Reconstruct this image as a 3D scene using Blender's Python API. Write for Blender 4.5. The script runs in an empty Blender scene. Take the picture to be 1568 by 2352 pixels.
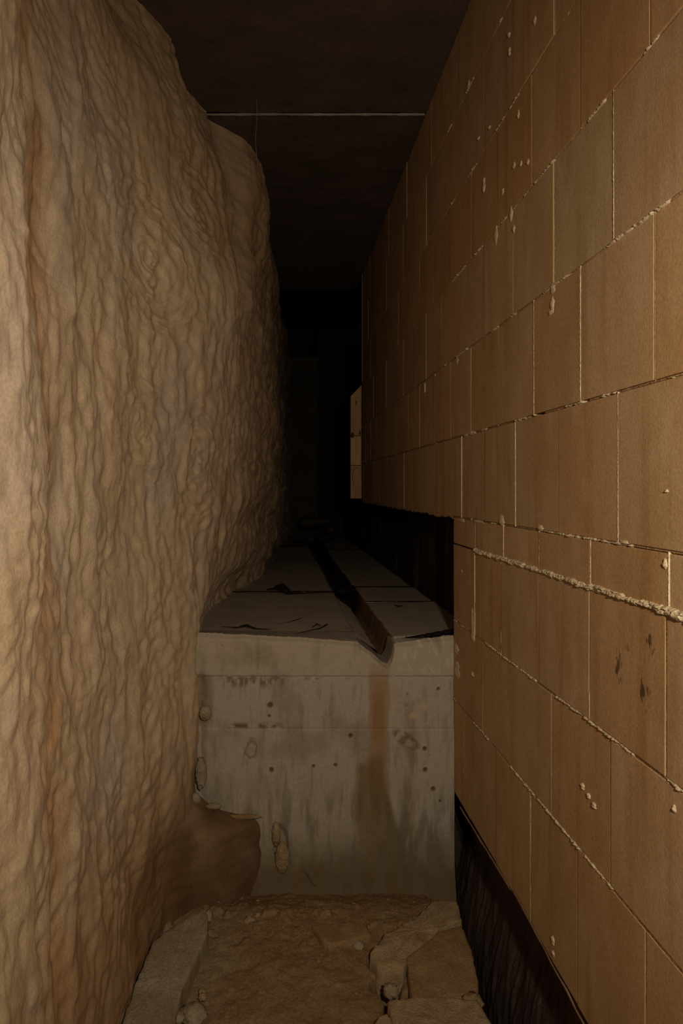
import bpy, bmesh, math, random
import numpy as np

# ------------------------------------------------------------------ camera, world, light, exposure
SC = bpy.context.scene
COL = SC.collection
F = 1600.0                      # focal length in pixels of the 1568 x 2352 frame
VX, VY = 640.0, 1120.0          # where the corridor's direction vanishes
cam = bpy.data.cameras.new('camera')
cam.sensor_fit = 'VERTICAL'; cam.sensor_height = 36.0; cam.sensor_width = 24.0
cam.lens = F / 2352 * 36.0
cam.shift_x = (784 - VX) / 2352
cam.shift_y = -(1176 - VY) / 2352
cam.clip_start = 0.02
co = bpy.data.objects.new('camera', cam); COL.objects.link(co)
co.location = (0, 0, 0); co.rotation_euler = (math.pi / 2, 0, 0)
SC.camera = co

world = bpy.data.worlds.new('world'); SC.world = world; world.use_nodes = True
world.node_tree.nodes['Background'].inputs[0].default_value = (0.55, 0.60, 0.75, 1)
world.node_tree.nodes['Background'].inputs[1].default_value = 0.0010

lamp = bpy.data.lights.new('hand_lamp', 'SPOT')           # the lamp carried beside the camera
lamp.energy = 68.0; lamp.color = (1.0, 0.80, 0.56)
lamp.shadow_soft_size = 0.035; lamp.spot_size = math.radians(124); lamp.spot_blend = 1.0
lo = bpy.data.objects.new('hand_lamp', lamp); COL.objects.link(lo)
lo.location = (0.22, -0.08, 0.22); lo.rotation_euler = (math.radians(90 - 12), 0, math.radians(-3))

SC.view_settings.view_transform = 'Standard'; SC.view_settings.look = 'None'
SC.view_settings.gamma = 1.0; SC.view_settings.use_curve_mapping = False
SC.view_settings.exposure = 0.0

rng = random.Random(7)
W = 0.57                         # distance of the block wall
TOPZ = 1.45                      # ceiling
def yw(px): return F * W / (px - VX)          # depth of a point on the block wall
def onz(px, py, z):                            # point of a horizontal plane
    Y = -z * F / (py - VY); return ((px - VX) / F * Y, Y)

# ------------------------------------------------------------------ noise
_p = np.random.RandomState(11).permutation(256); _p = np.concatenate([_p, _p, _p])
_ga = np.random.RandomState(5).rand(256) * 2 * np.pi
def perlin(x, y, seed=0):
    x = np.asarray(x, float) + seed * 17.31; y = np.asarray(y, float) + seed * 9.77
    xi = np.floor(x).astype(int); yi = np.floor(y).astype(int)
    xf = x - xi; yf = y - yi
    def g(ix, iy, dx, dy):
        a = _ga[_p[_p[ix & 255] + (iy & 255)]]; return np.cos(a) * dx + np.sin(a) * dy
    u = xf * xf * xf * (xf * (xf * 6 - 15) + 10); v = yf * yf * yf * (yf * (yf * 6 - 15) + 10)
    a = g(xi, yi, xf, yf); b = g(xi + 1, yi, xf - 1, yf)
    c = g(xi, yi + 1, xf, yf - 1); d = g(xi + 1, yi + 1, xf - 1, yf - 1)
    return ((a + (b - a) * u) * (1 - v) + (c + (d - c) * u) * v) * 1.45
def fbm(x, y, o=4, seed=0):
    s = 0; a = 1.0; t = 0
    for i in range(o):
        s = s + a * perlin(x * 2 ** i, y * 2 ** i, seed + i * 3); t += a; a *= 0.5
    return s / t
def sst(a, b, x):
    t = np.clip((x - a) / (b - a), 0, 1); return t * t * (3 - 2 * t)
def mixc(c, d, m):
    return c * (1 - m[..., None]) + np.array(d) * m[..., None]

# ------------------------------------------------------------------ object helpers
def tag(o, label=None, cat=None, group=None, kind=None):
    if label: o['label'] = label
    if cat: o['category'] = cat
    if group: o['group'] = group
    if kind: o['kind'] = kind
    return o
def link(name, me, mat=None, parent=None):
    o = bpy.data.objects.new(name, me); COL.objects.link(o)
    if mat and me and not me.materials: me.materials.append(mat)
    if parent: o.parent = parent
    return o
def empty(name, loc=(0, 0, 0)):
    o = bpy.data.objects.new(name, None); COL.objects.link(o); o.location = loc
    o.empty_display_size = 0.05
    return o
def rel(o, parent):                       # world-space mesh under a parent that is not at the origin
    o.parent = parent; o.location = -parent.location
    return o
def grid(name, P, mat, parent=None, col=None, smooth=True, flip=False):
    nr, nc, _ = P.shape
    me = bpy.data.meshes.new(name)
    idx = np.arange(nr * nc).reshape(nr, nc)
    q = np.stack([idx[:-1, :-1], idx[:-1, 1:], idx[1:, 1:], idx[1:, :-1]], -1).reshape(-1, 4)
    if flip: q = q[:, ::-1]
    me.vertices.add(nr * nc); me.vertices.foreach_set('co', P.reshape(-1).astype(np.float32))
    me.loops.add(q.size); me.loops.foreach_set('vertex_index', q.reshape(-1).astype(np.int32))
    me.polygons.add(len(q)); me.polygons.foreach_set('loop_start', (np.arange(len(q)) * 4).astype(np.int32))
    me.update(calc_edges=True)
    if smooth: me.polygons.foreach_set('use_smooth', np.ones(len(q), bool))
    if col is not None:
        a = me.color_attributes.new('tint', 'FLOAT_COLOR', 'POINT')
        c = np.ones((nr * nc, 4), np.float32); c[:, :3] = np.clip(col.reshape(-1, 3), 0, 1)
        a.data.foreach_set('color', c.reshape(-1))
    return link(name, me, mat, parent)
def from_bm(name, bm, mat, parent=None, smooth=False):
    me = bpy.data.meshes.new(name); bmesh.ops.recalc_face_normals(bm, faces=bm.faces); bm.to_mesh(me); bm.free()
    if smooth:
        for p in me.polygons: p.use_smooth = True
    return link(name, me, mat, parent)
def box(bm, x0, x1, y0, y1, z0, z1):
    m = bmesh.ops.create_cube(bm, size=1)
    for v in m['verts']:
        v.co.x = x0 + (v.co.x + .5) * (x1 - x0); v.co.y = y0 + (v.co.y + .5) * (y1 - y0); v.co.z = z0 + (v.co.z + .5) * (z1 - z0)
    return m['verts']

# ------------------------------------------------------------------ materials
def material(name, c0=None, c1=None, c2=None, scale=(6, 6, 6), fine=90, grain=0.25, bump=0.3, bdist=0.004,
             rough=0.85, tint=False, rand=0.0, spots=None, lo=0.35, hi=0.65, metal=0.0, spec=0.25, streak=None):
    m = bpy.data.materials.new(name); m.use_nodes = True
    nt = m.node_tree; N = nt.nodes; L = nt.links; b = N['Principled BSDF']
    b.inputs['Roughness'].default_value = rough; b.inputs['Metallic'].default_value = metal
    b.inputs['Specular IOR Level'].default_value = spec
    geo = N.new('ShaderNodeNewGeometry')
    def mapping(s):
        mp = N.new('ShaderNodeMapping'); mp.inputs['Scale'].default_value = s
        L.new(geo.outputs['Position'], mp.inputs['Vector']); return mp
    def noise(vec, sc, det=5):
        n = N.new('ShaderNodeTexNoise'); n.inputs['Scale'].default_value = sc; n.inputs['Detail'].default_value = det
        L.new(vec.outputs[0], n.inputs['Vector']); return n
    def mix(a, bb, f, mode='MIX'):
        x = N.new('ShaderNodeMix'); x.data_type = 'RGBA'; x.blend_type = mode
        for s, v in ((x.inputs[0], f), (x.inputs[6], a), (x.inputs[7], bb)):
            if hasattr(v, 'links'): L.new(v, s)
            elif isinstance(v, (int, float)): s.default_value = v
            else: s.default_value = (*v, 1)
        return x.outputs[2]
    def mr(v, a, bb, c, d):
        x = N.new('ShaderNodeMapRange'); L.new(v, x.inputs[0])
        for i, k in enumerate((a, bb, c, d)): x.inputs[i + 1].default_value = k
        return x.outputs[0]
    if tint:
        at = N.new('ShaderNodeVertexColor'); at.layer_name = 'tint'; col = at.outputs[0]
    else:
        n1 = noise(mapping(scale), 1.0, 6)
        col = mix(c0, c1, mr(n1.outputs[0], lo, hi, 0, 1))
        if c2 is not None:
            n2 = noise(mapping(tuple(s * 2.3 for s in scale)), 1.0, 4)
            col = mix(col, c2, mr(n2.outputs[0], .5, .72, 0, .8))
    if streak:
        n4 = noise(mapping(streak[0]), 1.0, 4)
        col = mix(col, streak[1], mr(n4.outputs[0], .52, .75, 0, streak[2]))
    if rand:
        oi = N.new('ShaderNodeObjectInfo')
        at2 = N.new('ShaderNodeAttribute'); at2.attribute_type = 'OBJECT'; at2.attribute_name = 'color'
        col = mix(col, at2.outputs['Color'], rand, 'MULTIPLY')
    if spots:
        for (cx, cy, cz, ry, rz, th) in spots:
            mp = N.new('ShaderNodeMapping'); mp.vector_type = 'POINT'
            mp.inputs['Location'].default_value = (0, -cy / ry, -cz / rz); mp.inputs['Scale'].default_value = (0, 1 / ry, 1 / rz)
            L.new(geo.outputs['Position'], mp.inputs['Vector'])
            ln = N.new('ShaderNodeVectorMath'); ln.operation = 'LENGTH'; L.new(mp.outputs[0], ln.inputs[0])
            ns = noise(mapping((1, 160, 60)), 1.0, 4)
            sub = N.new('ShaderNodeMath'); sub.operation = 'MULTIPLY_ADD'; L.new(ns.outputs[0], sub.inputs[0])
            sub.inputs[1].default_value = -3.0; L.new(ln.outputs['Value'], sub.inputs[2])
            col = mix(col, (.035, .022, .012), mr(sub.outputs[0], th - .25, th + .15, .8, 0))
    ng = noise(mapping((fine, fine, fine)), 1.0, 3)
    col = mix(col, (1, 1, 1), 0.0)
    g = N.new('ShaderNodeMix'); g.data_type = 'RGBA'; g.blend_type = 'MULTIPLY'; g.inputs[0].default_value = 1
    L.new(col, g.inputs[6])
    gr = N.new('ShaderNodeCombineColor'); v = mr(ng.outputs[0], .3, .7, 1 - grain, 1 + grain)
    for i in range(3): L.new(v, gr.inputs[i])
    L.new(gr.outputs[0], g.inputs[7]); L.new(g.outputs[2], b.inputs['Base Color'])
    bp = N.new('ShaderNodeBump'); bp.inputs['Strength'].default_value = bump; bp.inputs['Distance'].default_value = bdist
    L.new(ng.outputs[0], bp.inputs['Height']); L.new(bp.outputs[0], b.inputs['Normal'])
    return m

SPOTS = [(0, yw(1492), -.238, .016, .020, -1.02), (0, 1.083, -.318, .030, .036, -1.12), (0, 1.165, -.300, .022, .040, -1.15),
         (0, yw(1443), -.262, .010, .010, -1.1)]
M = dict(
    rock=material('rough_rock', tint=True, fine=150, grain=.13, bump=.35, bdist=.003, rough=.9),
    block=material('tan_block', (.49, .335, .195), (.44, .285, .15), (.52, .375, .235), scale=(7, 7, 4), fine=220, grain=.14,
                   bump=.3, bdist=.0015, rand=1.0, spots=SPOTS, streak=((3, 26, 2.2), (.30, .165, .065), .55)),
    mortar=material('pale_mortar', (.66, .57, .42), (.52, .42, .28), scale=(40, 40, 40), fine=300, grain=.25, bump=.6, bdist=.003),
    slurry=material('thin_joint_slurry', (.36, .235, .12), (.30, .18, .085), (.50, .38, .24), scale=(30, 30, 14), fine=200, grain=.25, bump=.5),
    core=material('dark_core', (.05, .035, .02), (.03, .02, .012), fine=100),
    concrete=material('stained_concrete', tint=True, fine=260, grain=.10, bump=.25, bdist=.0015),
    slab=material('dusty_slab', (.36, .325, .29), (.31, .28, .25), (.33, .29, .235), scale=(5, 5, 5), fine=220, grain=.12, bump=.25, bdist=.002),
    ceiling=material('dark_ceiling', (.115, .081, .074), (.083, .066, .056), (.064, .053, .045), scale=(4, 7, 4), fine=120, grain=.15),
    ridge=material('pale_ridge', (.34, .31, .29), (.22, .20, .19), fine=100),
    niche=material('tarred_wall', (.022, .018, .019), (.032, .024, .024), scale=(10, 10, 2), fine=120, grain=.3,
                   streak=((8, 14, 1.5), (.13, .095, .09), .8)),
    found=material('tarred_shaded_footing', (.085, .058, .052), (.045, .033, .032), (.030, .022, .023), scale=(6, 22, 5), fine=160, grain=.3, rough=.7,
                   bump=.6, streak=((6, 40, 5), (.15, .10, .08), .7)),  # tar, with dark mottling standing in for shade under the wall
    dirt=material('packed_dirt', tint=True, fine=170, grain=.22, bump=.6, bdist=.004),
    brown=material('brown_rubble', (.27, .18, .09), (.215, .14, .068), (.31, .23, .13), scale=(14, 14, 14), fine=180, grain=.2, bump=.5),
    pale=material('pale_rubble', (.33, .255, .16), (.26, .19, .11), (.23, .15, .075), scale=(16, 16, 16), fine=200, grain=.2, bump=.7),
    grey=material('grey_rubble', (.32, .28, .205), (.25, .205, .135), (.22, .16, .09), scale=(14, 14, 14), fine=200, grain=.2, bump=.5),
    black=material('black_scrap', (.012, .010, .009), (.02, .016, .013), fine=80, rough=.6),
    wood=material('bare_wood', (.74, .50, .25), (.60, .36, .16), (.68, .52, .29), scale=(40, 40, 4), fine=60, grain=.12),
    wood2=material('reddish_wood', (.60, .36, .20), (.48, .28, .14), scale=(40, 40, 4), fine=60, grain=.12),
    knot=material('dark_knot', (.10, .06, .03), (.07, .04, .02), fine=60),
    metal=material('dull_metal', (.34, .32, .28), (.26, .24, .2), fine=60, rough=.6),
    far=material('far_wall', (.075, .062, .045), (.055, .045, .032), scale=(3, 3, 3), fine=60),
    wire=material('grey_wire', (.30, .28, .25), (.24, .22, .2), fine=60, rough=.6),
)

# ------------------------------------------------------------------ ceiling
def flat_patch(name, x0, x1, y0, y1, z, mat, parent, n=(60, 60), amp=.004, seed=0, flip=True):
    a, b = np.meshgrid(np.linspace(x0, x1, n[0]), np.linspace(y0, y1, n[1]))
    return grid(name, np.stack([a, b, z + amp * fbm(a * 5, b * 5, 3, seed)], -1), mat, parent, flip=flip)
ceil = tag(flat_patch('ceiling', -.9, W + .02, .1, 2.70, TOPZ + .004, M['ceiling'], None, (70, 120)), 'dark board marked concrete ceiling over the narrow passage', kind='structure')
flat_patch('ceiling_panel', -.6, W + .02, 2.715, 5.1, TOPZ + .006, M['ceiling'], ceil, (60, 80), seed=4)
bm = bmesh.new(); box(bm, -.9, W + .3, .1, 7.9, TOPZ + .32, TOPZ + .36); from_bm('upper_slab', bm, M['core'], ceil)
t = np.linspace(-.42, W - .003, 120)
rows = []
for k in range(7):
    a = math.pi * k / 6
    r = .0062 * (1 + .35 * perlin(t * 30, t * 0, 3))
    rows.append(np.stack([t, 2.708 + np.cos(a) * r + .002 * perlin(t * 8, t * 0, 5), TOPZ + .002 - np.sin(a) * r], -1))
tag(grid('ceiling_joint_ridge', np.array(rows), M['ridge'], ceil), 'thin pale ridge along the joint')

# ------------------------------------------------------------------ right wall of blocks
WALL = empty('wall_right', (W + .09, .4, -.99)); tag(WALL, 'wall of large tan blocks with pale crumbly mortar joints', kind='structure')
ZJ = [1.452, 1.200, .935, .677, .419, .161, -.094, -.182, -.429, -.686, -.990]
PH = [1.187, 1.067, 1.187, 1.060, 1.172, 1.027, 1.030, 1.190, 1.086, 1.1]
PH = [1.187, 1.067, 1.187, 1.060, 1.172, 1.027, 1.030, 1.190, 1.080]
PH = {0: 1.10, 1: 1.187, 2: 1.067, 3: 1.187, 4: 1.060, 5: 1.172, 6: 1.022, 7: 1.030, 8: 1.200, 9: 1.080}
GAPH, GAPV = .0052, .0036
blk = {}
ROWS = []
for r in range(10):
    zt, zb = ZJ[r], ZJ[r + 1]
    yend = 4.75 if r < 6 else 2.27
    ys = [PH[r] + .2505 * k for k in range(-3, 18)]
    ys = [y + rng.uniform(-.006, .006) for y in ys if y < yend - .07]
    ys = [ys[0] - .25] + ys + [yend]
    ROWS.append((zt, zb, ys))
    for a, b in zip(ys[:-1], ys[1:]):
        ln = b - a - GAPV; h = zt - zb - GAPH
        key = (round(ln, 2), round(h, 3))
        if key not in blk:
            bm = bmesh.new(); hl = ln / 2
            box(bm, 0, .18, -hl, hl, -h / 2, h / 2)
            bmesh.ops.bevel(bm, geom=bm.edges[:], offset=.0016, segments=2, affect='EDGES', profile=.6)
            me = bpy.data.meshes.new('block'); bmesh.ops.recalc_face_normals(bm, faces=bm.faces); bm.to_mesh(me); bm.free()
            me.materials.append(M['block']); blk[key] = (me, ln)
        me, l0 = blk[key]
        o = link('block', me); o.parent = WALL
        prou = rng.uniform(-.0012, .0012)
        o.location = (W + prou - WALL.location.x, (a + b) / 2 - WALL.location.y, (zt + zb) / 2 - WALL.location.z)
        o.scale = (1, ln / l0, 1); o.rotation_euler = (0, rng.uniform(-.003, .003), rng.uniform(-.003, .003))
        k = rng.random(); s = rng.uniform(.93, 1.06)
        if k < .5: c = (1.0 * s, 1.0 * s, 1.02 * s)
        else: c = (1.0 * s, .95 * s, .88 * s)
        if r == 3 and abs(a - 1.187) < .02: c = (.98, 1.08, 1.12)
        if r == 3 and abs(a - 1.437) < .02: c = (.97, 1.03, 1.03)
        if r == 2: c = (c[0], c[1] * .93, c[2] * .85)
        o.color = (*c, 1)

def bead(bm_list, p0, p1, base_w, prot, seed, thresh=-2, x0=W, horiz=True, lump=1.0, step=.004):
    """a lumpy squeeze of mortar along a joint, as rows of half-round section"""
    L_ = (abs(p1[0] - p0[0]) + abs(p1[1] - p0[1])); n = max(4, int(L_ / step))
    t = np.linspace(0, 1, n); Y = p0[0] + (p1[0] - p0[0]) * t; Z = p0[1] + (p1[1] - p0[1]) * t
    s = (Y if horiz else Z)
    n1 = fbm(s * 22, s * 0 + seed, 4, seed); n2 = fbm(s * 70, s * 0 + seed, 2, seed + 4)
    act = sst(thresh - .1, thresh + .12, fbm(s * 6, s * 0 + 3.3 * seed, 3, seed + 2))
    w = base_w * (1 + lump * (.8 * n1 + .6 * n2)); w = np.clip(w, base_w * .15, None) * act
    pr = prot * (1 + lump * (1.0 * n1 + .9 * n2)) * act - (1 - act) * .02
    off = base_w * .35 * lump * fbm(s * 30, s * 0 + 9, 3, seed + 7)
    rows = []
    for k in range(7):
        a = math.pi * k / 6
        jit = 1 + .25 * lump * perlin(s * 150, s * 0 + k * 1.7, seed + k)
        xx = x0 + .012 - np.sin(a) ** .8 * (.012 + pr) * (jit if k not in (0, 6) else 1)
        d = np.cos(a) * w * .5 + off
        if horiz: rows.append(np.stack([xx, Y, Z + d], -1))
        else: rows.append(np.stack([xx, Y + d, Z], -1))
    bm_list.append(np.array(rows))
def beads(name, lst, mat, parent, label=None):
    V = []; Q = []; base = 0
    for P in lst:
        nr, nc, _ = P.shape; idx = np.arange(nr * nc).reshape(nr, nc) + base
        Q.append(np.stack([idx[:-1, :-1], idx[:-1, 1:], idx[1:, 1:], idx[1:, :-1]], -1).reshape(-1, 4))
        V.append(P.reshape(-1, 3)); base += nr * nc
    me = bpy.data.meshes.new(name); me.from_pydata(np.concatenate(V).tolist(), [], np.concatenate(Q).tolist())
    for p in me.polygons: p.use_smooth = True
    o = link(name, me, mat); rel(o, parent)
    if label: o['label'] = label
    return o
# bed joints: filling in the slot, plus squeezed-out crumbs
for i, z in enumerate(ZJ[1:-1]):
    lst = []; yend = 4.72 if i < 5 else (4.72 if i == 5 else 2.265)
    if i == 6:      # the thick bed under the thin course
        for sd, dz_, ww in ((3, 0, .013), (8, .004, .008), (12, -.004, .009), (17, -.001, .007)): bead(lst, (.45, z + dz_), (2.02, z + dz_), ww, .005, sd, thresh=-2 if sd == 3 else -.12, lump=.8, step=.0022)
        beads('mortar_bed', lst, M['mortar'], WALL, 'thick crumbly pale mortar bed'); continue
    bead(lst, (.45, z), (min(yend, 2.4), z), .0070, .0022, 20 + i, thresh={5: .0, 7: -.15, 8: -.05, 3: -.05, 2: -.02, 1: .0}.get(i, .05), lump=1.1, step=.003)
    beads('mortar_bed', lst, M['mortar'], WALL); lst = []
    bead(lst, (.45, z), (yend, z), .0060, -.0006, 60 + i, thresh=-.33, lump=.35, step=.005)
    beads('mortar_bed', lst, M['slurry'], WALL, 'thin brown slurry of the bed joint')
# upright joints
STRONG = {(5, 1.172): .0052, (5, 1.673): .0046, (5, 2.174): .004, (4, 1.311): .005, (4, 1.561): .0045, (6, 1.022): .006, (6, 1.272): .0062, (6, 1.523): .0062,
          (6, 1.773): .0066, (7, 1.28): .0055, (7, 1.781): .0055, (7, 2.03): .005, (9, 1.58): .005, (3, 1.187): .004}
for r, (zt, zb, ys) in enumerate(ROWS):
    lst = []; dull = []
    for y in ys[1:-1]:
        w = None
        for (rr, yy), ww in STRONG.items():
            if rr == r and abs(yy - y) < .03: w = ww
        if w: bead(lst, (y, zb), (y, zt), w, .0012, int(y * 50), thresh=-2 if r < 7 else -.1, horiz=False, lump=.22, step=.006)
        else: bead(dull, (y, zb), (y, zt), .0044, -.0003, int(y * 50) + 3, thresh=-2, horiz=False, lump=.15, step=.01)
    if lst: beads('mortar_joint', lst, M['mortar'], WALL, 'pale upright joint')
    beads('mortar_joint', dull, M['slurry'], WALL)
# drips and splashes
def blob(px, py, w, h, k, seed):
    Y = yw(px); z = (VY - py) / F * Y; s = Y / F; a = W * F / (px - VX) ** 2     # metres of depth per pixel across
    bm = bmesh.new(); bmesh.ops.create_icosphere(bm, subdivisions=3, radius=1)
    r2 = random.Random(seed); ph = [r2.uniform(0, 6) for _ in range(4)]
    for v in bm.verts:
        c = v.co.copy(); f = 1 + .2 * math.sin(c.z * 5 + ph[0]) + .12 * math.sin(c.y * 7 + c.z * 9 + ph[1])
        v.co = (W + c.x * .0035 * f, Y + c.y * w * a * .5 * f, z + c.z * h * s * .5 + .0)
    o = from_bm('mortar_drip', bm, M['mortar'], None, True); rel(o, WALL); return o
for i, b in enumerate([(1270, 662, 13, 26), (1269, 700, 9, 44), (1265, 718, 11, 12), (1139, 542, 8, 50), (1050, 829, 7, 20), (1111, 425, 5, 36), (1155, 440, 6, 14),
                       (1174, 492, 7, 38), (1181, 526, 5, 22), (1181, 380, 6, 16), (1197, 376, 5, 13), (1213, 372, 5, 14), (1191, 262, 5, 22), (1229, 47, 6, 26),
                       (1169, 80, 4, 12), (1170, 118, 4, 20), (1099, 318, 4, 8), (1076, 193, 5, 16), (1000, 862, 4, 9), (1083, 995, 7, 9), (975, 890, 4, 26),
                       (1124, 293, 4, 8), (1338, 1806, 7, 16), (1352, 1828, 7, 12), (1364, 1850, 9, 14), (1549, 1858, 7, 20), (1086, 1455, 9, 40), (1085, 1420, 6, 50),
                       (1048, 1490, 10, 26), (1050, 1540, 12, 44), (1085, 1548, 7, 12), (1270, 2160, 7, 22), (1271, 2190, 6, 14), (1061, 1312, 3, 8), (1532, 1128, 8, 9),
                       (1152, 1195, 12, 26), (1241, 1213, 12, 14), (1433, 1245, 22, 9), (1060, 1195, 14, 10), (1097, 1198, 22, 9), (1528, 1295, 9, 26)]):
    blob(*b, 0, i)
# dark core behind the blocks, footing below, niche behind the ledge
bm = bmesh.new(); box(bm, W + .185, W + .21, .2, 4.75, -.094, 1.47); box(bm, W + .185, W + .21, .2, 2.27, -.99, -.094)
rel(from_bm('wall_core', bm, M['core']), WALL)
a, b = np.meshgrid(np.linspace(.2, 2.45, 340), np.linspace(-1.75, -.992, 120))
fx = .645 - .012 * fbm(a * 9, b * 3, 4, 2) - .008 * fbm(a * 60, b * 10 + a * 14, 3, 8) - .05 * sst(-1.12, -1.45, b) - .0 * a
tag(grid('wall_footing', np.stack([fx, a, b], -1), M['found']), 'tarred footing, partly darkened as shade, set back below the block wall', kind='structure')
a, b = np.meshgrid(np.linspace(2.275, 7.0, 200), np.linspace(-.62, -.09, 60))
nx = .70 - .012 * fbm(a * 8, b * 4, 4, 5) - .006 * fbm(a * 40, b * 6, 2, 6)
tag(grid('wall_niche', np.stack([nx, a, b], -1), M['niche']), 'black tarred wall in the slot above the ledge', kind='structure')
# ragged underside of the block course over the niche
t = np.linspace(2.28, 4.7, 300); rows = []
for k in range(5):
    d = [0, .35, .75, 1, 1][k]; dep = .001 + .006 * k
    rows.append(np.stack([np.full_like(t, W + .002 + .01 * (k == 4)) - .0015 * (k in (1, 2)), t, -.090 - d * np.clip(.010 + .012 * fbm(t * 14, t * 0, 4, 3) + .006 * perlin(t * 90, t * 0, 5), .001, None)], -1))
rel(grid('broken_edge', np.array(rows), M['block']), WALL)
# scrap of broken block at the foot of the wall
def ragged(px0, py0, px1, py1, th, seed, parent, mat):
    n = 60; t = np.linspace(0, 1, n); Y0, Y1 = yw(px0), yw(px1); Y = Y0 + (Y1 - Y0) * t
    z0 = (VY - py0) / F * Y0; z1 = (VY - py1) / F * Y1; z = z0 + (z1 - z0) * t
    rows = [np.stack([np.full(n, W - .003 + .006 * (k == 3)), Y, z - th * k / 3 * (1 + .8 * fbm(t * 5, t * 0, 4, seed))], -1) for k in range(4)]
    o = grid('broken_edge', np.array(rows), mat); rel(o, parent)
ragged(1058, 1850, 1172, 2035, .012, 4, WALL, M['block'])
ragged(1180, 2040, 1345, 2352, .010, 9, WALL, M['block'])
# corner bead on the wall's far end
bm = bmesh.new(); box(bm, W - .006, W + .010, 4.752, 4.765, .72, TOPZ - .002); box(bm, W - .006, W - .003, 4.72, 4.765, .72, TOPZ - .002)
tag(from_bm('trim_1', bm, M['metal']), 'thin pale corner strip at the far end of the wall', kind='structure')

# ------------------------------------------------------------------ left rock wall
Yc = np.array([.30, .90, 1.08, 1.20, 1.30, 1.45, 1.65, 1.90, 2.02, 2.12, 2.20, 2.30, 2.42, 2.55, 2.66, 2.76, 2.84, 2.95, 3.20, 3.75, 4.45, 5.5, 7.0, 8.0])
LV = {  # height: profile of the face in plan
    1.46: [-.50, -.48, -.48, -.52, -.52, -.50, -.50, -.50, -.455, -.40, -.365, -.35, -.352, -.345, -.285, -.275, -.19, -.098, -.068, -.047, -.03, .0, .09, .15],
    1.10: [-.45, -.44, -.43, -.47, -.47, -.455, -.44, -.38, -.345, -.31, -.29, -.27, -.24, -.205, -.19, -.215, -.17, -.105, -.072, -.05, -.025, .0, .09, .15],
    0.70: [-.43, -.42, -.40, -.44, -.45, -.43, -.41, -.36, -.325, -.29, -.265, -.23, -.19, -.152, -.146, -.168, -.148, -.11, -.078, -.048, -.02, .01, .09, .15],
    0.30: [-.43, -.42, -.385, -.42, -.44, -.425, -.40, -.36, -.33, -.30, -.275, -.245, -.215, -.185, -.165, -.15, -.135, -.115, -.08, -.035, .0, .025, .09, .15],
    0.00: [-.44, -.42, -.39, -.41, -.43, -.42, -.40, -.365, -.34, -.315, -.295, -.265, -.235, -.205, -.185, -.165, -.15, -.135, -.10, -.045, -.005, .03, .09, .15],
    -.30: [-.44, -.42, -.39, -.40, -.415, -.41, -.395, -.36, -.335, -.315, -.30, -.28, -.265, -.245, -.225, -.21, -.20, -.185, -.15, -.085, -.03, .01, .09, .15],
    -.50: [-.43, -.41, -.39, -.395, -.40, -.40, -.385, -.35, -.325, -.30, -.285, -.272, -.28, -.29, -.29, -.288, -.286, -.275, -.24, -.14, -.08, -.045, .09, .15],
    -.80: [-.42, -.40, -.385, -.385, -.39, -.39, -.375, -.34, -.31, -.285, -.265, -.255, -.28, -.29, -.29, -.30, -.30, -.30, -.30, -.2, -.1, -.05, .09, .15],
    -1.00: [-.42, -.395, -.38, -.38, -.385, -.385, -.375, -.345, -.315, -.29, -.275, -.27, -.28, -.29, -.29, -.30, -.30, -.30, -.30, -.2, -.1, -.05, .09, .15],
    -1.04: [-.42, -.395, -.38, -.38, -.385, -.385, -.375, -.35, -.325, -.26, -.225, -.215, -.28, -.29, -.29, -.30, -.30, -.30, -.30, -.2, -.1, -.05, .09, .15],
    -1.085: [-.42, -.395, -.38, -.38, -.385, -.385, -.375, -.35, -.325, -.25, -.13, -.035, -.28, -.29, -.29, -.30, -.30, -.30, -.30, -.2, -.1, -.05, .09, .15],
    -1.25: [-.41, -.39, -.38, -.38, -.38, -.38, -.37, -.345, -.32, -.24, -.125, -.035, -.28, -.29, -.29, -.30, -.30, -.30, -.30, -.2, -.1, -.05, .09, .15],
    -1.60: [-.40, -.39, -.38, -.38, -.38, -.38, -.37, -.345, -.32, -.24, -.125, -.035, -.28, -.29, -.29, -.30, -.30, -.30, -.30, -.2, -.1, -.05, .09, .15],
}
lev = sorted(LV); TAB = np.array([LV[k] for k in lev]); lev = np.array(lev)
nY, nZ = 760, 900
gy = np.exp(np.linspace(math.log(.42), math.log(7.9), nY)); gz = np.linspace(-1.58, 1.455, nZ)
# smooth (monotone cubic-like) interpolation: linear table sampled then blurred
def interp_tab(Y, Z):
    cols = np.stack([np.interp(Y, Yc, row) for row in TAB], 0)          # nlev x nY
    out = np.empty((len(Z), len(Y)))
    k = np.clip(np.searchsorted(lev, Z) - 1, 0, len(lev) - 2); f = (Z - lev[k]) / (lev[k + 1] - lev[k]); f = f * f * (3 - 2 * f)
    return cols[k] * (1 - f)[:, None] + cols[k + 1] * f[:, None]
base = interp_tab(gy, gz)
def blur(A, n, ax):
    k = np.ones(n) / n; A = np.pad(A, [(n // 2, n // 2) if i == ax else (0, 0) for i in (0, 1)], mode='edge')
    c = np.cumsum(A, axis=ax); c = np.concatenate([np.zeros_like(np.take(c, [0], ax)), c], ax)
    return (np.take(c, range(n, c.shape[ax]), ax) - np.take(c, range(0, c.shape[ax] - n), ax)) / n
for _ in range(2): base = blur(base, 7, 1)
for _ in range(2): base = blur(base, 7, 0)
YY, ZZ = np.meshgrid(gy, gz)
PXg = VX + F * base / YY; PYg = VY - F * ZZ / YY
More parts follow.
